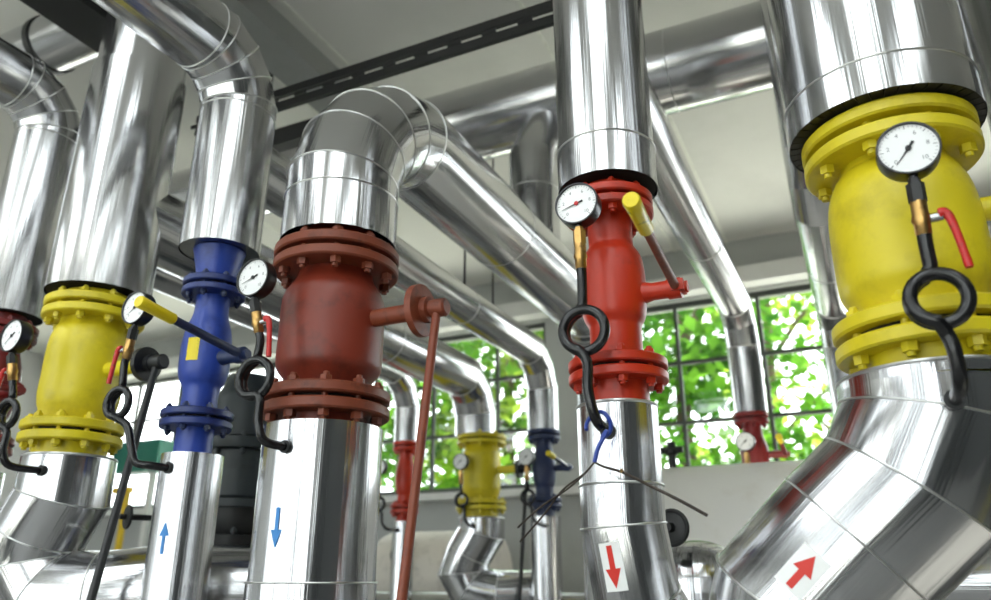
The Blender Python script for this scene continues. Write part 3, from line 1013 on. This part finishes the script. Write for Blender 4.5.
def back_valve(name, label, x, mat, rt, body_r, ball, lever):
    b = body_r
    if ball:
        body = [(b * .72, 2.385), (b * .72, 2.33), (b * .78, 2.30), (b, 2.23), (b, 2.17), (b * .9, 2.1), (b * .75, 2.06), (b * .75, 1.99)]
    else:
        body = [(b * .85, 2.375), (b * .88, 2.35), (b * .97, 2.32), (b, 2.27), (b, 2.1), (b * .96, 2.06), (b * .87, 2.02), (b * .87, 1.99)]
    v = valve(name, label, x, YB, mat, rt, rt, body, 0.028, 0.01, 8, 0.014, b * .75 if ball else b * .85, 2.45, 1.87, group='small valves of the back row')
    if lever == 'rod':
        rod_lever(v, x, YB, 2.2, b * .9, x + 0.3, mat, 'black_iron', 0.062, (0.0, -0.2), 1.1)
    elif lever == 'grip':
        grip_lever(v, x, YB, 2.19, b * .7, x + 0.17, mat, mat, (x + 0.18, YB - 0.38, 2.23))
    return v


back_valve('ball_valve', 'small red valve in the back row left of the long hanging rod', -3.0, 'red', 0.1, 0.072, True, None)
back_valve('flanged_valve', 'small yellow barrel valve in the back row with dark disc and rod', -2.385, 'yellow', 0.172, 0.133, False, 'rod')
back_valve('ball_valve', 'small dark blue valve in the back row beside the grey pier', -1.915, 'blue_dark', 0.112, 0.08, True, 'grip')
back_valve('ball_valve', 'dark red valve in the back row in front of the right window', -0.56, 'red_dark', 0.103, 0.08, True, 'grip')

pipe('insulated_pipe', 'aluminium clad pipe below the small back red valve', [('sleeve', [(-3.0, YB, 0.0), (-3.0, YB, 1.88)], 0.078, [])], (-3.0, YB, 0), group='lower pipes of the back row')
pipe('insulated_pipe', 'aluminium clad pipe below the small back blue valve', [('sleeve', [(-1.915, YB, 0.0), (-1.915, YB, 1.88)], 0.1, [])], (-1.915, YB, 0), group='lower pipes of the back row')
pipe('insulated_pipe', 'aluminium clad pipe below the dark red back valve, behind the white tank', [('sleeve', [(-0.56, YB, 0.0), (-0.56, YB, 1.88)], 0.1, [])], (-0.56, YB, 0), group='lower pipes of the back row')
lower_bent('small segmented elbow pipe below the back yellow valve', -2.38, YB, 0.155,
           [(-2.38, YB, 1.84), (-2.38, YB, 1.79), (-2.47, YB, 1.66), (-2.52, YB, 1.54), (-2.46, YB + 0.02, 1.43), (-2.28, YB + 0.05, 1.40), (-1.95, YB + 0.22, 1.40)])

# small gauges of the back row
for (x, lab) in ((-2.43, 'tiny gauge in front of the small back yellow valve'), (-3.08, 'tiny gauge left of the small back red valve'),
                 (-1.95, 'tiny gauge beside the small dark blue back valve'), (-0.58, 'tiny gauge in front of the dark red back valve')):
    gauge(lab, (x, YB - 0.22, 2.24), 0.055, (x, YB - 0.215, 2.12), (x, YB - 0.2, 1.99), 0.042,
          [(x + 0.02, YB - 0.2, 1.93), (x + 0.03, YB - 0.2, 1.86), (x + 0.07, YB - 0.19, 1.82), (x + 0.08, YB - 0.07, 1.82)], x, YB, 0.1, 220, lever=False)

# ------------------------------------------------------------------ overhead pipes and steelwork
pipe('insulated_pipe', 'thick aluminium clad overhead pipe crossing under the ceiling behind the middle red column',
     [('sleeve', [(-4.4, 3.62, 4.16), (-0.62, 3.62, 4.16)], 0.232, [1]), ('sleeve', [(-0.62, 3.62, 4.16), (RX1 - 0.02, 3.62, 4.16)], 0.232, [])], (-1.5, 3.62, 4.16))
pipe('insulated_pipe', 'short upright clad pipe rising from the arched pipe to the overhead pipe',
     [('sleeve', [(-1.373, 3.38, 3.04), (-1.373, 3.38, 3.45)], 0.134, [1]), ('sleeve', [(-1.373, 3.38, 3.45), (-1.373, 3.38, 3.66), (-1.373, 3.62, 4.05)], 0.132, [])], (-1.373, 3.38, 3.2))
pipe('insulated_pipe', 'clad pipe with a dark band crossing the upper left corner',
     [('sleeve', [(RX0 + 0.02, 2.2, 4.3), (-2.72, 2.08, 4.3)], 0.152, [])], (-4, 2.1, 4.3))
single('pipe_clamp', MB().lathe([(0.146, -0.02), (0.16, -0.02), (0.16, 0.02), (0.146, 0.02)], (-3.74, 2.095, 4.3), (1, -0.015, 0), 40), 'black_iron',
       'dark band clamped round the pipe in the upper left corner', 'clamp', (-3.74, 2.095, 4.3))
pipe('insulated_pipe', 'upright clad pipe at the right edge behind the widest pipe',
     [('sleeve', [(0.64, 2.3, 0.0), (0.64, 2.3, RZ)], 0.16, [])], (0.64, 2.3, 0), mat='aluminium_dull')
pipe('insulated_pipe', 'horizontal clad header pipe at the lower right corner',
     [('sleeve', [(0.0, 2.6, 1.49), (RX1 - 0.02, 2.6, 1.49)], 0.11, [])], (0.5, 2.6, 1.49))


def tray(name, label, x0, x1, y, z, w=0.06, h=0.115):
    """slotted black cable channel hung under the ceiling"""
    t = thing(name, ((x0 + x1) / 2, y, z), label, 'cable tray')
    mb = MB()
    xm = (x0 + x1) / 2
    mb.box((xm, y, z + h * 0.5 - 0.018), (x1 - x0, 0.01, 0.044)).box((xm, y, z - h * 0.5 + 0.018), (x1 - x0, 0.01, 0.044))
    mb.box((xm, y + w / 2, z + h * 0.5), (x1 - x0, w, 0.008)).box((xm, y + 0.008, z - h * 0.5), (x1 - x0, 0.022, 0.008))
    n = int((x1 - x0) / 0.17)
    p = (x1 - x0) / n
    for i in range(n + 1):
        mb.box((x0 + p * i, y, z), (p * 0.4, 0.008, h - 0.096))
    part('slotted_channel', mb, 'steel_black', t)
    for k in range(2):
        xx = x0 + 0.06 + (x1 - x0 - 0.12) * k
        part('hanger_rod', MB().tube([(xx, y, z + h * 0.4), (xx, y, RZ)], 0.006, 8), 'steel_black', t)
    return t


tray('cable_tray', 'black slotted cable tray running under the ceiling above the arched pipe', -2.98, 1.6, 2.5, 3.80)
single('steel_beam', MB().box((-3.02, -0.94, 4.13), (0.25, 6.08, 0.03)).box((-3.02, -0.94, 3.985), (0.25, 6.08, 0.03)).box((-3.02, -0.94, 4.06), (0.04, 6.08, 0.16)), 'steel_black',
       'black steel beam at the upper left corner beside the wide pipe', 'beam', (-3.02, 0.8, 4.06))
single('steel_bracket', MB().box((-3.0, 3.0, 4.25), (0.04, 0.04, 0.6)).box((-2.85, 3.0, 3.93), (0.5, 0.08, 0.05)).box((-2.85, 3.0, 3.99), (0.5, 0.02, 0.1)), 'steel_black',
       'short black bracket left of the arched pipe under the tray', 'bracket', (-2.85, 3.0, 3.93))
for (yy, zt_, lab) in ((3.62, 3.93, 'thin hanger rod nearer the brown valve'), (4.0, RZ, 'thin hanger rod further back below the arched pipe')):
    single('hanger_rod', MB().tube([(-1.915, yy, 3.06), (-1.915, yy, zt_)], 0.007, 8), 'steel_black', lab + ' holding the back blue pipe', 'rod', (-1.915, yy, 3.07), 'hanger rods over the back pipes')

# ------------------------------------------------------------------ plant behind
# white tank
t = thing('storage_tank', (0.3, 4.0, 0.0), 'big cream white horizontal tank behind the red and yellow columns', 'tank')
part('shell', MB().lathe([(0.0, -0.14), (0.25, -0.12), (0.45, -0.07), (0.56, 0.0), (0.575, 0.06), (0.575, 2.3), (0.55, 2.36), (0.0, 2.5)], (-1.1, 4.0, 1.46), (1, 0, 0), 64), 'tank', t, angle=60)
for xx in (-0.6, 0.75):
    part('saddle', MB().box((xx, 4.0, 0.5), (0.12, 0.8, 1.0)), 'grey_iron', t)
# tap standing on the tank
t = thing('air_valve', (-0.9, 4.0, 2.03), 'small black tap on top of the white tank in front of the window', 'tap')
part('body', MB().lathe([(0.02, 0.0), (0.02, 0.07), (0.035, 0.08), (0.035, 0.1), (0.022, 0.11), (0.022, 0.14)], (-0.88, 4.0, 2.03), (0, 0, 1), 14), 'black_iron', t)
part('handle', MB().tube([(-1.02, 4.0, 2.13), (-0.82, 4.0, 2.13)], 0.018, 10), 'black_iron', t)
# bronze-looking pipe end and black handwheel behind the red column
t = thing('domed_pipe_end', (-0.52, 2.6, 0.0), 'short clad pipe end with a domed cover behind the red arrow pipe', 'pipe')
part('sleeve', MB().lathe([(0.155, 0.0), (0.155, 1.46)], (-0.52, 2.6, 0.0), (0, 0, 1), 40), 'aluminium', t)
part('dome', MB().lathe(smooth_prof([(0.155, 1.46), (0.15, 1.51), (0.128, 1.56), (0.09, 1.595), (0.045, 1.612), (0.0, 1.617)], 4), (-0.52, 2.6, 0.0), (0, 0, 1), 40), 'aluminium', t, angle=60)


def handwheel(label, c, r, axis, mat='black'):
    t = thing('handwheel_valve', c, label, 'handwheel')
    u, w, d = basis(axis)
    c = Vector(c)
    part('wheel_rim', MB().tube([c + (u * math.cos(2 * PI * k / 32) + w * math.sin(2 * PI * k / 32)) * r for k in range(33)], r * 0.14, 10, cap=False), mat, t)
    part('wheel_disc', MB().lathe([(0.0, -0.006), (r, -0.004), (r, 0.004), (r * 0.3, 0.008), (r * 0.25, 0.03), (0.0, 0.03)], c, -d, 28), mat, t)
    part('spindle', MB().tube([c, c + d * 0.09], 0.012, 10), 'black_iron', t)


handwheel('black handwheel behind the red arrow pipe against the white tank', (-0.545, 2.4, 1.645), 0.05, (0.25, 1, 0))
handwheel('small black handwheel beside the hanging rod at the lower left', (-2.66, 2.2, 1.73), 0.042, (0.4, 1, 0))

# dark grey strainer between the blue and brown columns
X, Y = -2.63, 2.75
t = thing('strainer', (X, Y, 0.0), 'dark grey cast iron strainer standing between the blue and brown pipes', 'strainer')
part('body', MB().lathe(smooth_prof([(0.10, 2.42), (0.12, 2.36), (0.15, 2.3), (0.155, 2.2), (0.155, 2.12)], 4), (X, Y, 0), (0, 0, 1), 40), 'grey_iron', t)
part('flange', MB().lathe([(0.1, 2.06), (0.175, 2.06), (0.178, 2.065), (0.178, 2.11), (0.1, 2.115)], (X, Y, 0), (0, 0, 1), 40), 'grey_iron', t)
part('drum', MB().lathe([(0.14, 1.84), (0.148, 1.85), (0.148, 2.05), (0.14, 2.06)], (X, Y, 0), (0, 0, 1), 40), 'grey_iron', t)
part('flange', MB().lathe([(0.1, 1.8), (0.165, 1.8), (0.165, 1.835), (0.1, 1.84)], (X, Y, 0), (0, 0, 1), 40), 'grey_iron', t)
part('lower_body', MB().lathe(smooth_prof([(0.14, 1.8), (0.14, 1.72), (0.11, 1.62), (0.09, 1.5), (0.09, 1.2), (0.09, 0.0)], 4), (X, Y, 0), (0, 0, 1), 32), 'black_iron', t)
part('flange', MB().lathe([(0.1, 1.64), (0.17, 1.64), (0.17, 1.68), (0.1, 1.685)], (X, Y, 0), (0, 0, 1), 40), 'black_iron', t)
me = bolt_mesh('grey_iron', 0.014, 0.03)
for zz, rr in ((2.085, 0.155), (1.66, 0.148)):
    for k in range(8):
        o = bpy.data.objects.new('bolt', me)
        COL.objects.link(o)
        o.parent = t
        o.location = (rr * math.cos(PI / 4 * k), rr * math.sin(PI / 4 * k), zz)
pipe('insulated_pipe', 'slim clad pipe standing behind the black strainer outlet', [('sleeve', [(-2.42, 3.1, 0.0), (-2.42, 3.1, 1.72)], 0.075, [])], (-2.42, 3.1, 0.0), mat='aluminium_dull')

# left background: teal cabinet, yellow rail
t = thing('control_box', (-7.75, 6.5, 0), 'teal green box by the back window, seen between the yellow and blue pipes', 'box')
part('box', MB().box((-7.75, 6.5, 2.86), (0.75, 0.25, 0.36)), 'teal', t)
part('post', MB().box((-7.55, 6.5, 1.34), (0.06, 0.06, 2.68)), 'wall', t)
single('guard_rail', MB().box((-7.5, 5.9, 2.40), (0.7, 0.06, 0.06)).box((-7.8, 5.9, 1.2), (0.05, 0.05, 2.4)).box((-7.2, 5.9, 1.2), (0.05, 0.05, 2.4)), 'yellow_rail', 'yellow rail below the teal green box', 'rail', (-7.5, 5.9, 0))

# background boiler boxes under the left window
t = thing('boiler', (-3.4, 5.9, 0), 'beige boiler behind the small back yellow elbow', 'boiler')
part('jacket', MB().lathe([(0.0, -0.55), (0.36, -0.5), (0.38, -0.45), (0.38, 0.45), (0.36, 0.5), (0.0, 0.55)], (-3.3, 5.9, 1.5), (1, 0, 0), 40), 'beige_box', t)
part('base', MB().box((-3.3, 5.9, 0.6), (0.8, 0.5, 1.2)), 'grey_iron', t)
part('ring_handle', MB().tube([Vector((-3.45 + 0.09 * math.cos(PI * k / 12), 5.5, 1.68 + 0.09 * math.sin(PI * k / 12))) for k in range(25)], 0.012, 8), 'black_iron', t)
pipe('insulated_pipe', 'dark clad header pipe running low along the back wall', [('sleeve', [(-6.5, 5.25, 1.28), (-1.2, 5.25, 1.28)], 0.132, [])], (-3, 5.25, 1.28), mat='aluminium_dull')

# ------------------------------------------------------------------ blue tie with loose wires on the red column
ring = [Vector((-0.508 + 0.028 * math.cos(a), 1.60 - 0.008 * math.sin(a * 2), 1.818 + 0.028 * math.sin(a))) for a in [math.radians(200 - 9 * k) for k in range(32)]]
tie = ring + spline([ring[-1], (-0.487, 1.59, 1.80), (-0.506, 1.585, 1.765), (-0.516, 1.585, 1.735)], 5)[1:]
t = thing('wire_tie', (-0.51, 1.58, 1.742), 'blue plastic tie with loose wires hanging at the siphon of the red column', 'cable tie')
part('tie', MB().tube(tie, 0.0048, 10), 'tie_blue', t)
part('wire', MB().tube(spline([(-0.516, 1.585, 1.735), (-0.495, 1.585, 1.724), (-0.455, 1.585, 1.71), (-0.397, 1.585, 1.679), (-0.34, 1.585, 1.648), (-0.288, 1.585, 1.617)], 6), [0.0022 + 0.0012 * min(1, k / 14) for k in range(31)], 8), 'wire', t, 'stiff dark wire')
part('wire', MB().tube(spline([(-0.516, 1.585, 1.735), (-0.54, 1.585, 1.712), (-0.59, 1.586, 1.681), (-0.635, 1.588, 1.632), (-0.695, 1.59, 1.575)], 6), 0.0022, 8), 'wire', t)
part('wire', MB().tube(spline([(-0.516, 1.585, 1.735), (-0.545, 1.58, 1.705), (-0.585, 1.58, 1.677), (-0.645, 1.585, 1.645), (-0.70, 1.59, 1.605)], 6), 0.0022, 8), 'wire', t)
part('knot', MB().lathe([(0.0, -0.006), (0.006, 0), (0.0, 0.006)], (-0.457, 1.584, 1.713), (1, 0, 0), 10), 'brass', t)
